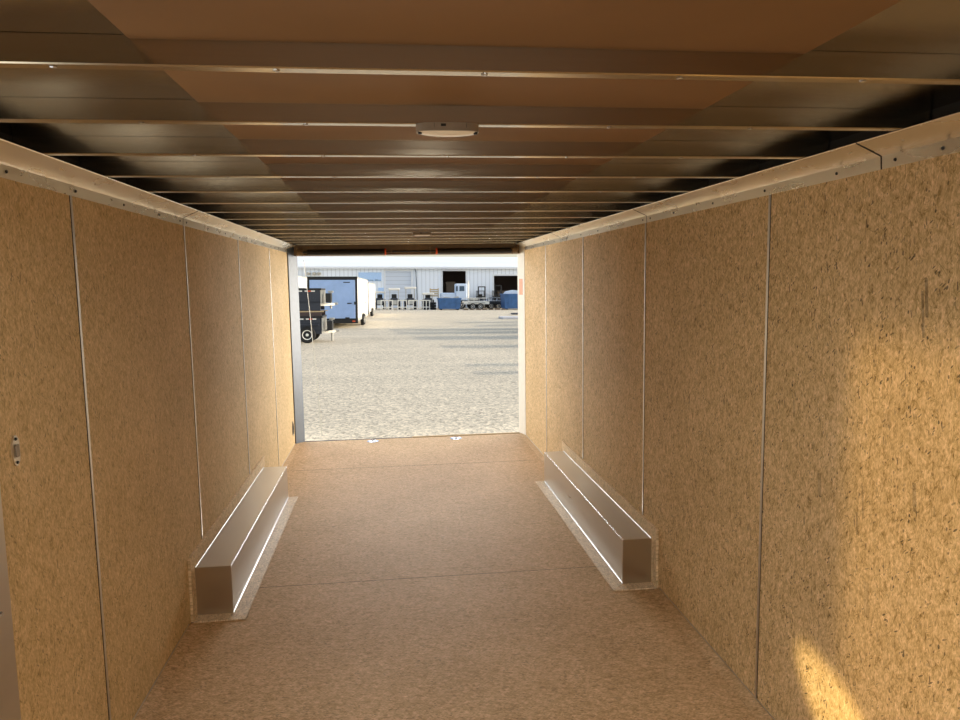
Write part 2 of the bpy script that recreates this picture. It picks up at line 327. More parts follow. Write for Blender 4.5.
# cove sections with a fixing lip
for s in (-1, 1):
    cuts = (YF, 3.93, L-.08) if s < 0 else (YF, 1.985, 3.93, 6.0, L-.08)
    for y0, y1 in zip(cuts, cuts[1:]):
        b = MB(); t = .002
        prof = [(s*H, 2.0), (s*(H-.004), 2.0), (s*(H-.006), 2.036), (s*(H-.012), 2.040), (s*(H-.083), 2.0715), (s*(H-.085), 2.074), (s*(H-.080), 2.0745), (s*(H-.008), 2.043), (s*H, 2.038)]
        b.prism(prof, 'y', y0+.003, y1-.003); cv = trim(b, M['cove'])
        ys = [y for y in [1.3+.448*k for k in range(-5, 15)] if y0+.05 < y < y1-.03] + [y1-.06]
        for y in ys:
            c = MB(); c.cyl((s*(H-.004), y, 2.018), (s*(H-.0085), y, 2.018), .0055, .004, 8); c.build('screw', M['black'], cv)
    for y in cuts[1:-1]:
        b = MB(); b.prism([(s*(H-.001), 2.0), (s*(H-.004), 2.0), (s*(H-.006), 2.036), (s*(H-.083), 2.071), (s*(H-.080), 2.072), (s*(H-.003), 2.036)], 'y', y-.004, y+.004); trim(b, M['seamdark'])
# cant strips along the foot of the walls
for s, gaps in ((-1, (3.62, 5.83)), (1, (3.67, 5.95))):
    for y0, y1 in ((DY1+.05 if s < 0 else YF, gaps[0]), (gaps[1], L-.02)):
        b = MB(); b.prism([(s*H, .001), (s*(H-.055), .001), (s*(H-.055), .004), (s*H, .012)], 'y', y0, y1)
        o = struct(b.build('baseboard_' + ('left' if s < 0 else 'right'), M['floor']))
        b = MB(); b.prism([(s*H, .012), (s*(H-.004), .012), (s*(H-.004), .016), (s*H, .016)], 'y', y0, y1); trim(b, M['alum'])  # thin bright strip standing in for light along the gap
# joints in the floor boards
for y in (6.62, 4.05, 1.5):
    b = MB(); b.box(-H+.06, H-.06, y, y+.003, -.001, .0006); trim(b, M['seamdark'])
# side door frame
b = MB(); b.box(-H-.06, -H+.012, DY1, DY1+.03, 0, DZ1, .003); b.box(-H-.05, -H+.010, DY1+.005, DY1+.11, 0, DZ1+.06, .003)
b.box(-H-.06, -H+.012, DY0-.03, DY0, 0, DZ1, .003); b.box(-H, -H+.01, DY0-.085, DY0-.03, 0, DZ1+.06, .003); b.box(-H-.06, -H+.011, DY0, DY1, DZ1, DZ1+.06, .003)
b.box(-H-.06, -H+.011, DY0, DY1, -.005, .015, .003)
fr = struct(b.build('door_1', M['alum']))
for z in (.25, .85, 1.45):
    c = MB(); c.cyl((-H+.009, DY1+.057, z), (-H+.014, DY1+.057, z), .007, .005, 10); c.build('screw', M['chrome'], fr)
# rear door frame
b = MB(); b.prism([(-H-.05, L-.12), (-H+.012, L-.12), (-1.148, L+.03), (-1.148, L+.05), (-H-.05, L+.05)], 'z', -.06, ZS+.02); lp = struct(b.build('door_2', M['greyframe']))
b = MB(); b.prism([(H+.05, L-.16), (H-.004, L-.16), (1.188, L+.03), (1.188, L+.05), (H+.05, L+.05)], 'z', -.06, ZS+.02); rp = struct(b.build('door_3', M['white']))
b = MB(); b.prism([(1.2228, L-.131), (1.1955, L-.012), (1.1938, L-.013), (1.2211, L-.132)], 'z', 1.53, 1.70); b.build('reflective_tape', M['reflector'], rp)['label'] = 'faded red tape patch'
b = MB(); b.box(-H-.05, H+.05, L-.02, L+.06, 1.970, ZS+.03, .003); hd = struct(b.build('door_4', M['header']))
b = MB(); b.box(-1.148, 1.188, L-.024, L-.018, 1.966, 1.976, .001); b.build('edge_strip', M['alum'], hd)
# sill: dark gap then a bare timber edge
b = MB(); b.box(-1.148, .0, L, L+.045, -.05, -.002, .002); trim(b, M['dark'])
b = MB(); b.box(.0, 1.188, L, L+.045, -.05, .006, .002); trim(b, M['tan'])

# ================================================================== ROOF BEAMS
yb = 1.349; DYB = .4483
k0 = -6
def beam_mesh(mb):
    # box section with a slightly proud lip at the foot of the near face
    mb.prism([(0, ZC+.002), (.004, ZC), (.030, ZC), (.034, ZC+.003), (.034, ZS-.0005), (.0015, ZS-.0005), (.0015, ZC+.006), (0, ZC+.006)], 'x', -H+.004, H-.004)
    return mb
b0 = beam_mesh(MB()).build('roof_beam', M['alumx'])
b0['group'] = 'roof cross beams'; b0['category'] = 'beam'
scb = MB(); scb.lathe([(.006, 0), (.006, -.0015), (.003, -.003)], (0, 0, 0), 'z', 10); sc0 = scb.build('screw', M['chrome'], b0); sc0.location = (-.74, .016, ZC)
for x in (-.37, 0.0, .37, .74):
    c = sc0.copy(); COL.objects.link(c); c.parent = b0; c.location = (x, .016, ZC)
ordinals = ['nearest', 'second', 'third', 'fourth', 'fifth', 'sixth', 'seventh', 'eighth', 'ninth', 'tenth', 'eleventh', 'twelfth', 'thirteenth', 'fourteenth', 'fifteenth']
beams = []
for k in range(-6, 15):
    y = yb + DYB*k
    if y > L-.12: break
    o = b0 if k == -6 else copy_tree(b0)
    o.location = (0, y, 0); beams.append((k, o))
nb = sum(1 for k, o in beams if k >= 0)
for k, o in beams:
    if k < 0: o['label'] = 'aluminium roof cross beam overhead, outside the picture'
    elif k == 1: o['label'] = 'second roof cross beam from the camera, carrying the large dome light'
    elif k == 10: o['label'] = 'roof cross beam carrying the small far dome light'
    elif k == nb-1: o['label'] = 'last roof cross beam, right before the springs of the rear doorway'
    else: o['label'] = ordinals[k] + (' aluminium roof cross beam from the camera' if k else ' aluminium roof cross beam at the top of the picture')
# ================================================================== DOME LIGHTS
def dome_light(label, x, y, z, wdt):
    t = thing('dome_light', label, 'ceiling light', (x, y, z), 0, 'dome lights under the roof beams')
    b = MB(); poly = []
    h = wdt/2
    for k in range(33):
        a = 2*PI*k/32
        if k < 32: poly.append((h*math.copysign(abs(math.cos(a))**.5, math.cos(a)), .034*math.copysign(abs(math.sin(a))**.8, math.sin(a))))
    b.prism(poly, 'z', -.018, 0); b.build('housing', M['housing'], t, True)
    b = MB(); nx, ny = 20, 8; vs = {}
    for i in range(nx+1):
        for j in range(ny+1):
            u = -1+2*i/nx; v = -1+2*j/ny
            vs[i, j] = b.bm.verts.new((u*h*.93, v*.028*(1-.35*u*u), -.0182-.008*max(0, (1-u*u))**.6*max(0, (1-v*v))**.5))
    for i in range(nx):
        for j in range(ny): b.bm.faces.new((vs[i, j], vs[i+1, j], vs[i+1, j+1], vs[i, j+1]))
    b.build('lens', M['lens'], t, True)
    for s in (-1, 1):
        c = MB(); c.cyl((s*h*.88, -.012, -.017), (s*h*.88, -.012, -.024), .0055, .0045, 10); c.build('screw', M['black'], t)
    c = MB(); c.box(-h*.45, -h*.44, -.0345, -.03, -.012, -.002); c.box(h*.56, h*.57, -.0345, -.03, -.012, -.002); c.box(-.018, -.006, -.0345, -.03, -.009, -.003); c.build('switch', M['black'], t)
    return t
# added fill lamps under the ceiling; the dome lights look unlit
lamp('ceiling_fill', 'AREA', (-.034, yb+DYB+.02, 2.046), (0, 0.25, -1), 5.0, (1, .97, .88), shape='RECTANGLE', size=.13, size_y=.05)
lamp('ceiling_fill', 'AREA', (0, yb-DYB*2+.02, 2.03), (0, 0, -1), 3.0, (1, .95, .84), shape='RECTANGLE', size=.13, size_y=.05)
dome_light('grey oval dome light under the second roof beam, near the camera', -.034, yb+DYB+.012, ZC, .152)
dome_light('small pale dome light far down the ceiling, near the rear doorway', .075, yb+DYB*10+.012, ZC, .15)
# ================================================================== WHEEL BOXES
def wheel_box(s, xi, y0, y1, h, label):
    t = thing('wheel_box', label, 'wheel box', (s*H, y0, 0), 0, 'aluminium wheel boxes along the walls')
    W = abs(s*H-xi); ln = y1-y0; sg = -s           # into the room
    def bx(mb, u0, u1, y0, y1, z0, z1, bev=0):
        a, c = sorted((sg*u0, sg*u1)); mb.box(a, c, y0, y1, z0, z1, bev)
    b = MB(); bx(b, 0, W, 0, ln, .002, h, .003); b.build('box', M['box'], t)
    b = MB(); bx(b, W-.004, W+.0015, -.0015, ln+.0015, h-.004, h+.0015, .001); b.build('edge_trim', M['chrome'], t)
    b = MB(); bx(b, W-.003, W+.0012, -.0012, .003, .003, h-.002, .0005); b.build('corner_trim', M['alum'], t)
    b = MB(); bx(b, 0, W+.075, -.075, 0, .0005, .007); b.build('front_floor_flange', M['flange'], t)
    b = MB(); b.prism([(sg*W, -.005), (sg*(W+.075), -.075), (sg*(W+.075), ln+.01), (sg*W, ln)], 'z', .0005, .008); b.build('side_floor_flange', M['flange'], t)
    b = MB(); bx(b, .001, .014, -.075, 0, 0.001, h+.075); bx(b, .001, .014, 0, ln+.06, h, h+.075); b.build('wall_flange', M['wallflange'], t)
    b = MB(); bx(b, .013, .016, 0, ln, h, h+.003); b.build('seam', M['chrome'], t)
    b = MB(); bx(b, W+.0, W+.003, 0, ln, .007, .010); b.build('seam', M['chrome'], t)
M['wallflange'] = osb('galvanised_wall_flange_reflection', (222, 196, 156), 'yz', 1, flake=1.0, speck=.2)  # board mirrored in the flange, painted as strand pattern
wheel_box(-1, -1.037, 3.736, 5.77, .260, 'long boxed aluminium wheel box at the foot of the left wall')
wheel_box(1, 1.051, 3.774, 5.87, .260, 'long boxed aluminium wheel box at the foot of the right wall')
# ================================================================== SMALL FITTINGS
t = thing('wall_switch', 'small oval silver switch plate on the left wall near the camera', 'switch', (-H, 2.125, 1.25))
b = MB(); b.prism([(.019*math.cos(a)*(.9 if abs(math.sin(a)) > .7 else 1), .043*math.copysign(abs(math.sin(a))**.6, math.sin(a))) for a in [2*PI*k/28 for k in range(28)]], 'x', 0, .005); b.build('plate', M['alum'], t, True)
b = MB(); b.box(.004, .011, -.008, .008, -.018, .018, .003); b.build('rocker', M['housing'], t)
for z in (-.033, .033):
    c = MB(); c.cyl((.004, 0, z), (.008, 0, z), .005, .004, 10); c.build('screw', M['black'], t)
t = thing('vent_cover', 'small dark oval vent low on the left wall by the rear doorway', 'vent', (-H, 7.58, .2))
b = MB(); b.prism([(.055*math.cos(a), .075*math.sin(a)) for a in [2*PI*k/20 for k in range(20)]], 'x', 0, .006); b.build('rim', M['housing'], t)
b = MB(); b.prism([(.040*math.cos(a), .058*math.sin(a)) for a in [2*PI*k/20 for k in range(20)]], 'x', .005, .0085); b.build('grille', M['dark'], t)
def d_ring(label, x, y):
    t = thing('tie_down_ring', label, 'tie-down ring', (x, y, 0), 0, 'floor tie-down rings at the sill')
    b = MB(); b.lathe([(.062, .0005), (.062, .004), (.05, .006), (.042, .0015)], (0, 0, 0), 'z', 24); b.build('pan', M['chrome'], t, True)
    b = MB(); b.tube([(.03*math.cos(a), .022*math.sin(a), .008+.004*math.sin(a)) for a in [2*PI*k/20 for k in range(20)]], .005, 8, True); b.build('ring', M['chrome'], t, True)
    b = MB(); b.box(-.012, .012, -.028, -.014, .003, .014, .002); b.build('clamp', M['galv'], t)
d_ring('recessed steel tie-down ring on the floor, left of the sill centre', -.42, 7.72)
d_ring('recessed steel tie-down ring on the floor, right of the sill centre', .468, 7.70)
# ================================================================== REAR DOOR SPRING
t = thing('door_spring', 'black coil spring assembly with orange ends above the rear doorway', 'spring', (0, L-.085, 2.005))
b = MB(); b.cyl((-1.1, 0, 0), (1.15, 0, 0), .009, seg=12); b.build('shaft', M['black'], t, True)
def coil(x0, x1, r, wire, n):
    mb = MB(); pts = [(x0+(x1-x0)*i/(n*12), r*math.cos(i*PI/6), r*math.sin(i*PI/6)) for i in range(n*12+1)]; mb.tube(pts, wire, 6); return mb
coil(-1.03, -.235, .024, .0052, 72).build('coil', M['black'], t, True)
coil(.315, 1.10, .024, .0052, 72).build('coil', M['black'], t, True)
for x in (-.232, .302):
    c = MB(); c.cyl((x-.006, 0, 0), (x+.010, 0, 0), .034, seg=20); c.build('end_cone', M['orange'], t, True)['label'] = 'orange painted spring end'
for x in (-1.10, 1.135):
    c = MB(); c.lathe([(.036, -.028), (.036, -.022), (.028, -.018), (.028, .018), (.036, .022), (.036, .028)], (x, 0, 0), 'x', 20); c.build('cable_drum', M['header'], t, True)
for x in (-1.13, -.17, .24, 1.165):
    c = MB(); c.box(x-.004, x+.004, -.02, .062, -.03, .05, .001); c.build('bracket', M['header'], t)
b = MB(); b.tube([(-1.085, L+.07, 1.93), (-1.10, L+.6, 1.33), (-1.16, L+2.0, -.36)], .004, 6)
tag(b.build('lift_cable', M['galv']), 'thin steel lift cable hanging from the left side of the rear doorway', 'cable')
# lowered ramp behind the sill
t = thing('loading_ramp', 'lowered wooden loading ramp just behind the rear sill', 'ramp', (0, L+.06, -.03))
b = MB(); b.prism([(0, -.045), (0, 0), (1.95, -.44), (1.97, -.47)], 'x', -1.1, 1.16); b.build('deck', M['tan'], t)
for x in (-1.12, 1.165):
    b = MB(); b.prism([(0, -.05), (0, .004), (1.96, -.436), (1.97, -.474)], 'x', x, x+.02); b.build('side_rail', M['alum'], t)

# ================================================================== THE YARD
def wheel(parent, x, y, r, wd, rim='white', side=1, axis='x'):
    wh = MB()
    a = wd/2
    wh.lathe([(r*.62, -a*.85), (r*.9, -a), (r, -a*.7), (r, a*.7), (r*.9, a), (r*.62, a*.85)], (0, 0, 0), axis, 28)
    w_ = wh.build('wheel', M['dark'], parent, True); w_.location = (x, y, r)
    h = MB(); s = side
    h.lathe([(r*.60, s*a*.6), (r*.60, s*a*.95), (r*.52, s*a*.9), (r*.40, s*a*.55), (r*.22, s*a*.75), (r*.12, s*a*1.0)], (0, 0, 0), axis, 20); h.build('hub', M[rim], w_, True)
    return w_
def cargo_trailer(label, loc, rz, ln, wd, ht, doorm='shaded_door', body='cargo', group='enclosed cargo trailers in the yard'):
    """rear at local y=0, nose at +y, origin at rear centre on the ground"""
    t = thing('cargo_trailer', label, 'trailer', loc, rz, group, True)
    z0 = .42; h = wd/2
    b = MB(); b.prism([(-h, 0), (h, 0), (h, ln-1.0), (.25, ln), (-.25, ln), (-h, ln-1.0)], 'z', z0, ht); b.build('body', M[body], t)
    b = MB(); b.box(-h-.03, h+.03, -.04, .06, ht-.16, ht+.03, .01); b.box(-h-.03, -h+.10, -.04, .06, z0, ht, .01); b.box(h-.10, h+.03, -.04, .06, z0, ht, .01); b.box(-h-.03, h+.03, -.06, .10, z0-.14, z0+.14, .01); b.build('rear_frame', M['black'], t)
    b = MB(); b.box(-h+.10, h-.10, -.06, 0, z0+.14, ht-.16, .01); d = b.build('rear_door', M[doorm], t)
    c = MB(); c.box(h-.55, h-.30, -.09, -.06, 1.38, 1.44, .01); c.box(h-.16, h-.08, -.10, -.06, 1.34, 1.50, .01); c.build('latch', M['black'], d)
    for x in (-h+.55, h-.55):
        c = MB(); c.cyl((x-.12, -.07, z0+.17), (x+.12, -.07, z0+.17), .035, seg=10); c.build('hinge', M['black'], d)
    c = MB(); c.box(h-.75, h-.38, -.065, -.06, ht-.32, ht-.27); c.build('badge', M['black'], d)
    for x in (-h+.2, h-.2):
        b = MB(); b.box(x-.08, x+.08, -.08, -.05, z0-.06, z0+.02, .008); b.build('tail_light', M['orange'], t)
    b = MB(); b.box(-h-.012, -h+.0, .05, ln-1.0, z0-.02, z0+.14); b.box(h, h+.012, .05, ln-1.0, z0-.02, z0+.14); b.box(-h-.012, -h, .05, ln-1.0, ht-.08, ht+.01); b.box(h, h+.012, .05, ln-1.0, ht-.08, ht+.01); b.build('side_rail', M['galv'], t)
    b = MB(); b.box(h+.002, h+.02, ln*.66, ln*.66+.8, z0+.15, ht-.3, .004); sdr = b.build('side_door', M['exterior'], t)
    c = MB(); c.box(h+.018, h+.022, ln*.66-.02, ln*.66, z0+.15, ht-.3); c.box(h+.02, h+.05, ln*.66+.08, ln*.66+.2, 1.3, 1.4); c.build('latch', M['black'], sdr)
    for yy in (ln*.36, ln*.36+.85):
        for s in (-1, 1): wheel(t, s*(h+.02), yy, .34, .22, 'galv', s)
    b = MB()
    for s in (-1, 1): b.box(s*(h+.06)-.10, s*(h+.06)+.10, ln*.36-.42, ln*.36+1.27, .72, .76, .01)
    b.build('fender', M['galv'], t)
    b = MB(); b.box(-h+.2, -h+.3, .1, ln-.6, z0-.12, z0); b.box(h-.3, h-.2, .1, ln-.6, z0-.12, z0); b.box(-.05, .05, ln-.6, ln+1.1, z0-.02, z0+.08); b.cyl((0, ln+.7, 0), (0, ln+.7, .8), .04); b.build('chassis', M['black'], t)
    return t
cargo_trailer('white cargo trailer with shaded blue-grey ramp door and black frame, behind the black trailer stack', (-3.50, 34.0, 0), math.radians(-1.6), 11.0, 2.72, 2.88)
cargo_trailer('plain white cargo trailer parked beyond the nose of the shaded-door one', (-3.35, 51.0, 0), math.radians(-1.6), 12.0, 2.6, 2.8, 'exterior')
cargo_trailer('white cargo trailer with its roof showing left of the shaded-door one', (-7.65, 38.0, 0), math.radians(-1), 9.0, 2.6, 3.1, 'exterior')
# trailers parked out of frame to the right, whose shadows cross the gravel
for i, (y0, xx, ln, wd, ht, lb) in enumerate(((28.3, 8.7, 7.0, 2.0, 2.75, 'farther of a pair'), (31.4, 8.3, 7.0, 2.0, 2.75, 'nearer of a pair'), (24.2, 8.8, 6.5, 2.6, 2.55, 'middle of the row'), (18.9, 9.2, 6.0, 1.3, 2.4, 'low one in the row'), (35.8, 12.9, 6.0, 2.6, 2.6, 'set back near the far end'), (40.5, 13.2, 8.0, 2.5, 2.9, 'far end of the row'))):
    cargo_trailer('white cargo trailer parked beyond the right edge, ' + lb, (xx, y0, 0), math.radians(-90), ln, wd, ht, 'exterior', group='trailers parked right of the doorway')
# unseen pallet stacks, added to cast the two thin shadows
for y, h_ in ((12.0, 2.05), (10.0, 1.95)):
    t = thing('shadow_caster_pallets', 'narrow pallet stack added as shadow caster out of the picture to the right, ' + ('farther' if y > 11 else 'nearer'), 'pallets', (8.35, y, 0), 0, None, True)
    for k in range(int(h_/.15)):
        b = MB()
        for q in range(5): b.box(-.5+q*.22, -.5+q*.22+.12, -.38, .38, k*.15+.12, k*.15+.145)
        for q in (-.38, -.04, .3): b.box(-.5, .5, q, q+.08, k*.15, k*.15+.12)
        b.build('pallet', M['tan'], t)
# ---- stacked black trailers (long side to the camera, tongues to the right)
def dump_trailer(label, loc, wheels, rz=0):
    """front wall at local x=0, body runs to -x; near side at y=0"""
    t = thing('utility_trailer', label, 'trailer', loc, rz, 'stacked black trailers', True)
    ln, wd = 4.6, 1.9; z0 = .50; lo = wheels
    b = MB(); b.box(-ln, 0, 0, .05, z0, z0+.52, .01); b.box(-ln, 0, wd-.05, wd, z0, z0+.52, .01); b.box(-.05, 0, 0, wd, z0, z0+.52, .01); b.box(-ln, -ln+.05, 0, wd, z0, z0+.52, .01); b.box(-ln, 0, 0, wd, z0, z0+.05)
    for z in (z0+.15, z0+.30): b.box(-ln, 0, -.015, .0, z, z+.03)
    b.build('bed', M['blackpaint'], t)
    b = MB(); b.box(-ln-.02, .03, -.03, .07, z0+.50, z0+.58, .01); b.box(-ln-.02, .03, wd-.07, wd+.03, z0+.50, z0+.58, .01); b.box(-.05, .05, -.03, wd+.03, z0+.50, z0+.58, .01); b.build('top_rail', M['black'], t)
    b = MB()
    for x in (-.25, -.75, -1.25, -1.75): b.box(x-.13, x+.05, -.034, -.03, z0+.44, z0+.485)
    for x in (-.5, -1.0): b.box(x-.1, x+.03, -.034, -.03, z0+.44, z0+.485)
    b.build('reflective_tape', M['white'], t)
    b = MB()
    for x in (-.42, -.92): b.box(x-.07, x+.07, -.036, -.032, z0+.44, z0+.485)
    b.build('red_tape', M['orange'], t)
    b = MB(); b.box(-ln, 0, .02, .12, z0-(.14 if lo else .32), z0, .005); b.box(-ln, 0, wd-.12, wd-.02, z0-(.14 if lo else .32), z0, .005)
    b.build('chassis', M['blackpaint'], t)
    b = MB(); b.prism([(.0, .15), (.50, wd/2-.05), (.50, wd/2+.05), (0, wd-.15), (0, wd-.27), (.38, wd/2), (0, .27)], 'z', z0-.13, z0-.03); b.cyl((.48, wd/2, z0-.05), (.62, wd/2, z0-.05), .05); b.build('tongue', M['galv'], t)
    b = MB(); b.cyl((.34, wd/2, z0-.48 if wheels else z0-.25), (.34, wd/2, z0+.45), .045); b.box(.24, .44, wd/2-.12, wd/2+.12, z0+.40, z0+.48, .01); b.build('jack', M['galv'], t)
    b = MB(); b.box(.20, .42, .1, .7, z0, z0+.38, .02); b.build('toolbox', M['black'], t)
    if lo:
        b = MB(); b.box(-ln, 0, .0, .06, z0+.58, z0+.74, .01); b.box(-ln, 0, wd-.06, wd, z0+.58, z0+.74, .01); b.build('side_board', M['rustbrown'], t)
        b = MB(); b.box(-ln, .1, .0, .1, z0+.741, z0+.775, .004); b.box(-ln, .1, wd-.1, wd, z0+.741, z0+.775, .004); b.build('packing_plank', M['tan'], t)
    b = MB()
    for yy in (.05, .45, .85, 1.25, 1.65): b.box(.0, .06, yy, yy+.10, z0-.05, z0+.50, .005)
    b.build('front_stake', M['galv'], t)
    if wheels:
        for x in (-.56, -1.37):
            wheel(t, x, -.03, .33, .2, 'white', -1, 'y'); wheel(t, x, wd+.03, .33, .2, 'white', 1, 'y')
        b = MB(); b.box(-1.85, -.1, -.14, .06, .70, .74, .01); b.box(-1.85, -.1, wd-.06, wd+.14, .70, .74, .01); b.build('fender', M['blackpaint'], t)
    return t
SX, SY = -3.02, 22.0
dump_trailer('black steel utility trailer standing on its white wheels at the bottom of the stack', (SX, SY, 0), True)
dump_trailer('black steel utility trailer lying on top of the wheeled one', (SX-.03, SY+.02, 1.115), False)

# ---- warehouse
BY = 87.0
t = thing('warehouse', 'long pale blue metal warehouse with a white roof across the yard', 'building', (0, BY, 0), 0, None, True)
EV = 5.15
holes = [(-.95, 2.30, 4.75), (6.40, 9.40, 4.75), (13.1, 17.2, 4.15)]
b = MB(); x = -34
for (a, c, h_) in holes:
    b.box(x, a, 0, .2, 0, EV); b.box(a, c, 0, .2, h_, EV); x = c
b.box(x, 36, 0, .2, 0, EV); b.box(-34, -33.8, .2, 30, 0, EV); b.box(35.8, 36, .2, 30, 0, EV)
wl = b.build('wall', M['siding'], t)
b = MB(); b.box(-34, 36, 29.8, 30, 0, EV); b.box(-33.8, 35.8, 9.0, 9.1, 0, EV); b.build('shaded_inner_wall', M['rustbrown'], t)  # inner walls coloured dark to paint the shade inside the bays
b = MB(); b.prism([(-.35, EV), (15, EV+2.0), (30.3, EV), (30.3, EV+.12), (15, EV+2.15), (-.35, EV+.14)], 'x', -34.4, 36.4); b.build('roof', M['roofwhite'], t)
b = MB(); b.box(-34.4, 36.4, -.5, -.3, EV-.12, EV+.12); b.build('gutter', M['exterior'], t)
b = MB(); b.box(-.95, 2.30, .05, .12, 0, 4.75); b.build('roller_door', M['slats'], t)
for (a, c, h_) in holes:
    b = MB(); b.box(a-.22, a, -.04, .0, 0, h_+.22); b.box(c, c+.22, -.04, .0, 0, h_+.22); b.box(a, c, -.04, 0, h_, h_+.22); b.build('door_frame', M['exterior'], t)
b = MB(); b.tube([(2.75, -.3, EV+.05), (2.95, -.12, EV-.5), (3.05, -.08, 2.2), (3.1, -.08, .1)], .05, 8); b.build('downspout', M['glass'], t)
b = MB(); b.box(-4.35, -1.45, -.08, -.0, 3.45, 4.55, .02); sg = b.build('sign_board', M['signblue'], t)
c = MB()
rnd = random.Random(4)
for q in range(17):
    xx = -4.15+q*.155
    if q in (5, 11): continue
    c.box(xx, xx+.09, -.085, -.08, 3.50, 3.50+rnd.choice((.12, .16, .16)))
c.build('lettering', M['glass'], sg)
for xx in (-10.8, -10.1, -9.5):
    c = MB(); c.box(xx, xx+.45, -.35, 0, 4.25, 4.55, .03); c.cyl((xx+.2, -.35, 4.45), (xx+.2, -.6, 4.35), .14, .18); c.build('wall_lamp', M['galv'], t)
b = MB(); b.box(-1.9, -1.2, -.05, 0, 1.2, 2.6); b.box(-3.4, -2.4, -.05, 0, 1.2, 2.9); b.build('window', M['signblue'], t)
# goods inside the open bays
def crate(label, loc, sx, sy, sz, mat='card'):
    b = MB(); b.box(-sx/2, sx/2, -sy/2, sy/2, 0, sz, .03)
    for z in (.2, sz-.3): b.box(-sx/2-.02, sx/2+.02, -sy/2-.03, -sy/2, z, z+.1)
    o = b.build('crate', M[mat]); return place_out(tag(o, label, 'crate', 'crates inside the open bays'), loc)
crate('tall brown crate standing inside the left open bay', (7.6, BY+2.5, 0), 1.2, 1.2, 3.4)
crate('brown crate in the left open bay beside the tall one', (8.75, BY+2.0, 0), .9, 1.2, 2.9)
crate('grey crate just inside the right open bay', (14.6, BY+2.5, 0), 1.4, 1.2, 2.2)
# ---- white rail frames in a row
def rail_frame(label, x, y, wd, n):
    t = place_out(tag(MBx(wd, n), label, 'rail', 'white rail frames in front of the loaders'), (x, y, 0)); return t
def MBx(wd, n):
    b = MB(); h_ = 1.15
    for k in range(n+1): q = -wd/2+wd*k/n; b.box(q-.05, q+.05, -.05, .05, 0, h_)
    b.box(-wd/2, wd/2, -.05, .05, h_-.12, h_); b.box(-wd/2, wd/2, -.05, .05, .28, .38)
    b.box(-wd/2-.1, -wd/2+.1, -.3, .3, 0, .06); b.box(wd/2-.1, wd/2+.1, -.3, .3, 0, .06)
    return b.build('rail_frame', M['white'])
for i, (x, wd, n, lb) in enumerate(((-.75, 1.3, 3, 'leftmost white rail frame, nearest the white cargo trailer'), (1.0, 1.0, 2, 'white rail frame second from the left'), (2.25, 1.0, 2, 'white rail frame third from the left'), (3.55, 1.1, 3, 'rightmost white rail frame, nearest the blue skip'))):
    rail_frame(lb, x, 76.0, wd, n)
# ---- compact loaders with pale canopies
def loader(label, x, y, canopy, s=1.0, rz=0):
    t = thing('compact_tractor', label, 'tractor', (x, y, 0), rz, 'parked tractors behind the rails', True)
    for xx in (-.55, .55):
        wheel(t, xx, -.55, .42, .3, 'white', -1 if xx < 0 else 1); wheel(t, xx, .65, .58, .34, 'white', -1 if xx < 0 else 1)
    b = MB(); b.box(-.42, .42, -1.0, .1, .50, 1.35, .08); b.box(-.45, .45, .1, 1.0, .5, 1.2, .04); b.build('body', M['blackpaint'], t)
    b = MB(); b.box(-.3, .3, .45, .95, 1.15, 1.3, .03); b.box(-.3, .3, .9, 1.0, 1.25, 1.8, .03); b.build('seat', M['black'], t)
    b = MB()
    for xx in (-.5, .5):
        for yy in (-.1, 1.0): b.box(xx-.035, xx+.03, yy-.03, yy+.03, .8, canopy)
    b.build('canopy_frame', M['black' if s > 1 else 'galv'], t)
    b = MB(); b.box(-.68, .68, -.45, 1.15, canopy-.05, canopy+.22, .07); b.build('canopy', M['white'], t)
    b = MB(); b.box(-.30, .30, -1.05, -1.0, .6, 1.1, .01); b.build('grille', M['galv'], t)
    return t
loader('small dark tractor under a white canopy, leftmost in the row behind the rails', .1, 79.0, 2.30)
loader('small dark tractor under a white canopy in front of the roller door', 2.0, 79.5, 2.45)
loader('low dark tractor under a white canopy, right of the roller door', 4.1, 79.0, 1.75)
loader('small dark tractor with white canopy half behind the white cargo trailer', -1.6, 80.0, 1.95, 1.0)
# dark tyres and racks near the skip
for k, (x, z) in enumerate(((3.8, 0), (3.8, .3), (3.82, .6), (3.78, .9), (4.58, 0), (4.59, .3), (4.57, .6))):
    b = MB(); b.lathe([(.2, .02), (.33, 0), (.36, .06), (.36, .2), (.33, .26), (.2, .24)], (0, 0, 0), 'z', 20); o = b.build('spare_tyre', M['dark'], None, True)
    place_out(tag(o, ('black tyre in the left pile beside the blue skip, %s' if x < 4.2 else 'black tyre in the right pile beside the blue skip, %s') % ({0: 'at the bottom', .3: 'second up', .6: 'third up', .9: 'on top'}[z] if x < 4.2 else {0: 'at the bottom', .3: 'in the middle', .6: 'on top'}[z]), 'tyre', 'tyre piles beside the blue skip'), (x, 77.2, z))
# timber rack
b = MB()
for x in (-.55, .45): b.box(x, x+.1, 0, .1, 0, 2.5)
for z in (1.5, 1.75, 2.0, 2.25): b.box(-.55, .55, .02, .08, z, z+.16)
place_out(tag(b.build('timber_rack', M['tan']), 'pale timber rack standing left of the blue skip', 'rack'), (5.0, 82, 0))
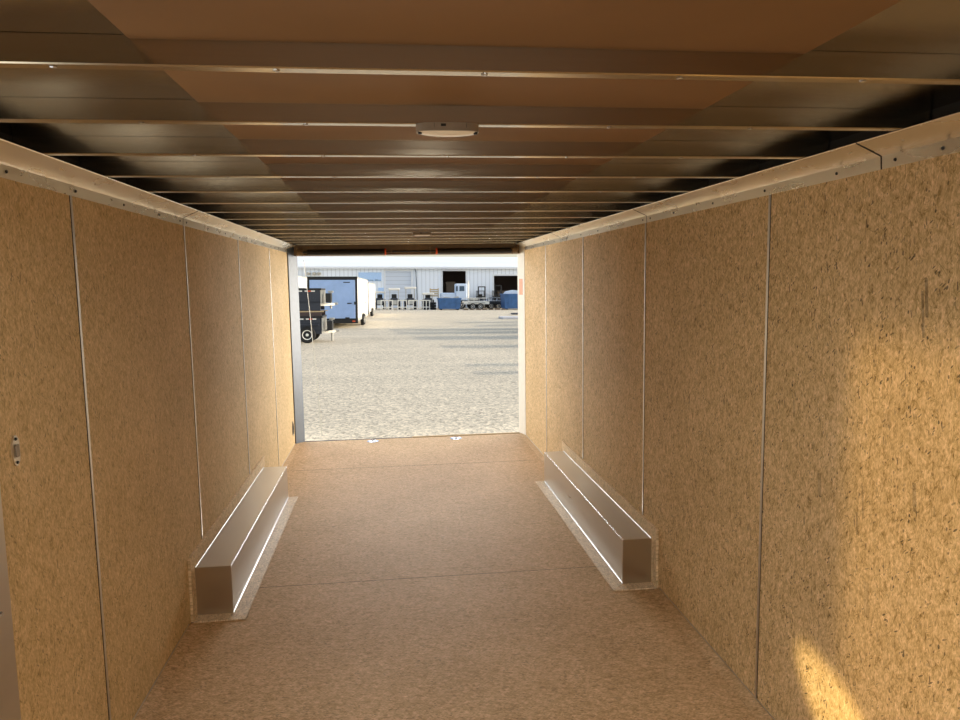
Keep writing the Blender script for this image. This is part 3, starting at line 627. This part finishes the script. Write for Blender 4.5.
# ---- blue skips
def skip(label, x, y, wd, ht, ln, mat='blue'):
    t = thing('blue_skip', label, 'skip', (x, y, 0), 0, 'blue skips in the yard', True)
    b = MB(); h = wd/2
    b.prism([(-h+.12, .12), (h-.12, .12), (h, ht), (h-.06, ht), (h-.17, .18), (-h+.17, .18), (-h+.06, ht), (-h, ht)], 'y', 0, ln); b.prism([(-h+.12, .12), (h-.12, .12), (h, ht), (-h, ht)], 'y', -.05, 0); b.prism([(-h+.12, .12), (h-.12, .12), (h, ht), (-h, ht)], 'y', ln, ln+.05)
    b.build('tub', M[mat], t)
    b = MB(); b.box(-h-.05, h+.05, -.12, -.02, ht-.06, ht+.08, .01); b.box(-h-.05, h+.05, ln, ln+.1, ht-.06, ht+.08, .01); b.box(-h-.06, -h+.04, -.1, ln+.1, ht-.06, ht+.08); b.box(h-.04, h+.06, -.1, ln+.1, ht-.06, ht+.08); b.build('rim', M[mat], t)
    b = MB()
    for q in (-.3, .3): b.box(q*wd-.05, q*wd+.05, -.11, -.05, .15, ht-.05)
    b.build('rib', M[mat], t)
    b = MB(); b.box(-h+.25, -h+.4, 0, ln, 0, .12); b.box(h-.4, h-.25, 0, ln, 0, .12); b.build('skid', M['black'], t)
    return t
skip('blue steel skip standing in front of the open left bay', 6.35, 74.9, 2.55, 1.28, 2.2)
skip('larger blue steel skip partly hidden by the right door post', 14.1, 75.2, 2.9, 1.75, 3.2)
b = MB(); b.prism([(-1.1, 0), (-.4, .25), (.3, .1), (1.0, .3), (1.15, 0)], 'y', 0, 1.2)
place_out(tag(b.build('scrap_heap', M['galv']), 'pale scrap lying on top of the blue skip by the left bay', 'scrap'), (6.35, 75.2, 1.25))
b = MB(); b.prism([(-1.3, 0), (-1.0, .35), (-.2, .5), (.6, .4), (1.2, 0)], 'y', 0, 1.6)
place_out(tag(b.build('scrap_heap', M['paleblue']), 'blue-grey tarped load on the skip beside the right door post', 'load'), (14.1, 75.9, 1.76))
# ---- pale blue truck behind the skip
t = thing('lorry', 'pale blue lorry with a square cab behind the blue skip', 'truck', (7.6, 80.3, 0), 0, None, True)
b = MB(); b.prism([(0, .9), (1.15, .9), (1.15, 3.15), (.25, 3.15), (.05, 2.2)], 'x', 0, 0.01) if False else b.box(-.1, 1.3, 0, 1.8, 1.0, 3.05, .12); cab = b.build('cab', M['paleblue'], t)
b = MB(); b.box(.35, .95, -.02, .0, 2.15, 2.75, .0); b.build('window', M['glass'], cab)
b = MB(); b.box(-.08, .15, -.02, .0, 2.15, 2.75, .0); b.build('windscreen', M['glass'], cab)
b = MB(); b.box(-1.9, -.1, .1, 1.7, 1.0, 1.95, .15); b.build('bonnet', M['paleblue'], t)
b = MB(); b.cyl((1.45, .2, 1.0), (1.45, .2, 3.4), .09); b.build('exhaust_stack', M['white'], t)
b = MB(); b.box(-1.9, 2.5, .3, 1.5, .75, 1.0, .02); b.build('chassis', M['black'], t)
b = MB(); b.box(1.62, 2.6, 0, 1.8, 1.0, 1.35, .02); b.build('flatbed', M['galv'], t)
for xx in (-1.2, .6, 1.9): wheel(t, xx, .1, .48, .28, 'white', -1, 'y'); wheel(t, xx, 1.7, .48, .28, 'white', 1, 'y')
# ---- forklifts and flatbed trailers to the right of the skip
def forklift(label, x, y, mast):
    t = thing('forklift', label, 'forklift', (x, y, 0), 0, 'forklifts in front of the warehouse', True)
    b = MB(); b.box(-.55, .55, 0, 1.9, .3, 1.15, .08); b.box(-.5, .5, 1.3, 2.0, .4, 1.5, .1); b.build('body', M['blackpaint'], t)
    b = MB()
    for s in (-1, 1): b.box(s*.42-.07, s*.42+.07, -.22, -.08, .1, mast)
    for z in (.4, 1.4, mast-.12): b.box(-.42, .42, -.2, -.1, z, z+.12)
    b.build('mast', M['black'], t)
    b = MB()
    for s in (-1, 1): b.box(s*.3-.05, s*.3+.05, -.9, -.22, .12, .17); b.box(s*.3-.05, s*.3+.05, -.27, -.22, .12, .7)
    b.build('fork', M['galv'], t)
    b = MB()
    for s in (-1, 1):
        for yy in (.25, 1.5): b.box(s*.5-.03, s*.5+.03, yy-.03, yy+.03, 1.1, 2.15)
    b.box(-.55, .55, .15, 1.6, 2.12, 2.2, .02); b.build('overhead_guard', M['black'], t)
    b = MB(); b.box(-.25, .25, .8, 1.2, 1.15, 1.3, .03); b.box(-.25, .25, 1.15, 1.25, 1.25, 1.75, .03); b.build('seat', M['dark'], t)
    for s in (-1, 1): wheel(t, s*.52, .3, .33, .24, 'white', s); wheel(t, s*.52, 1.5, .27, .2, 'white', s)
forklift('dark forklift with raised mast, right of the pale blue lorry', 11.2, 84.85, 2.75)
forklift('dark forklift with tall mast beside the right open bay', 13.3, 84.85, 2.9)
def flatbed(label, x, y, mat):
    t = thing('flatbed_trailer', label, 'trailer', (x, y, 0), 0, 'flatbed trailers in front of the warehouse', True)
    b = MB(); b.box(-1.5, 1.5, 0, 2.0, .72, .82, .01); b.build('deck', M['tan'], t)
    b = MB(); b.box(-1.5, 1.5, -.03, .05, .62, .95, .01); b.box(-1.5, 1.5, 1.95, 2.03, .62, .95, .01)
    for q in range(6): b.box(-1.5+q*.59, -1.45+q*.59, -.03, .03, .9, 1.35)
    b.box(-1.5, 1.5, -.03, .03, 1.3, 1.36); b.build('side_rail', M[mat], t)
    b = MB(); b.prism([(1.5, .7), (2.6, .95), (2.6, 1.05), (1.5, 1.3)], 'z', .6, .72); b.cyl((2.4, 1.0, 0), (2.4, 1.0, 1.0), .05); b.build('tongue', M['black'], t)
    for xx in (-.45, .45): wheel(t, xx, -.02, .36, .2, 'white', -1, 'y'); wheel(t, xx, 2.02, .36, .2, 'white', 1, 'y')
    b = MB(); b.box(-1.0, 1.0, -.12, .02, .76, .80); b.build('fender', M['black'], t)
    return t
flatbed('white railed flatbed trailer right behind the blue skip', 9.6, 76.6, 'white')
flatbed('dark railed flatbed trailer left of the larger blue skip', 12.1, 79.0, 'blackpaint')
flatbed('blue-grey railed flatbed trailer in front of the forklifts', 12.4, 81.45, 'paleblue')
# kerb, concrete slab and a line of low timbers
b = MB(); b.box(0, 9.0, 0, 2.2, 0, .16, .03)
place_out(tag(b.build('concrete_slab', M['concrete']), 'low pale concrete slab on the gravel by the right door post', 'slab'), (8.0, 46.0, 0))
b = MB(); b.box(0, 7, 0, 1.2, .0, .14, .03); b.box(1.2, 1.9, .2, .9, .14, .45, .05)
place_out(tag(b.build('low_planter', M['blackpaint']), 'low dark platform beyond the concrete slab by the right post', 'platform'), (10.6, 57.0, 0))
rnd = random.Random(9)
for k in range(7):
    b = MB(); ln = rnd.uniform(.45, .62); b.box(-ln/2, ln/2, -.1, .1, 0, rnd.uniform(.12, .22), .02)
    place_out(tag(b.build('timber_sleeper', M['card']), 'dark low sleeper in the line on the gravel, %s' % ['beside the blue skip', 'second along from the blue skip', 'third along from the blue skip', 'in the middle of the line', 'third along from the larger skip', 'second along from the larger skip', 'beside the larger blue skip'][k], 'sleeper', 'line of sleepers between the skips'), (8.1+k*.72, 74.3+rnd.uniform(-.3, .3), 0), rnd.uniform(-.08, .08))

# every loose piece of these parts becomes a part of its own
SPLIT = {'front_stake', 'switch', 'latch', 'fender', 'side_rail', 'fork', 'rib', 'skid', 'top_rail', 'packing_plank', 'side_board', 'wall_lamp'}
for o in list(bpy.data.objects):
    if o.type != 'MESH' or o.parent is None or o.name.split('.')[0] not in SPLIT: continue
    bm = bmesh.new(); bm.from_mesh(o.data); bm.verts.ensure_lookup_table(); seen = set(); isl = []
    for v in bm.verts:
        if v in seen: continue
        st = [v]; seen.add(v); grp = []
        while st:
            q = st.pop(); grp.append(q.index)
            for e in q.link_edges:
                u = e.other_vert(q)
                if u not in seen: seen.add(u); st.append(u)
        isl.append(set(grp))
    bm.free()
    if len(isl) < 2: continue
    src = o.data
    for k, g_ in enumerate(isl):
        b2 = bmesh.new(); b2.from_mesh(src); b2.verts.ensure_lookup_table()
        bmesh.ops.delete(b2, geom=[v for v in b2.verts if v.index not in g_], context='VERTS')
        me = bpy.data.meshes.new(o.name.split('.')[0]); b2.to_mesh(me); b2.free(); me.materials.append(src.materials[0])
        if k == 0: o.data = me
        else:
            c = o.copy(); c.data = me; COL.objects.link(c)
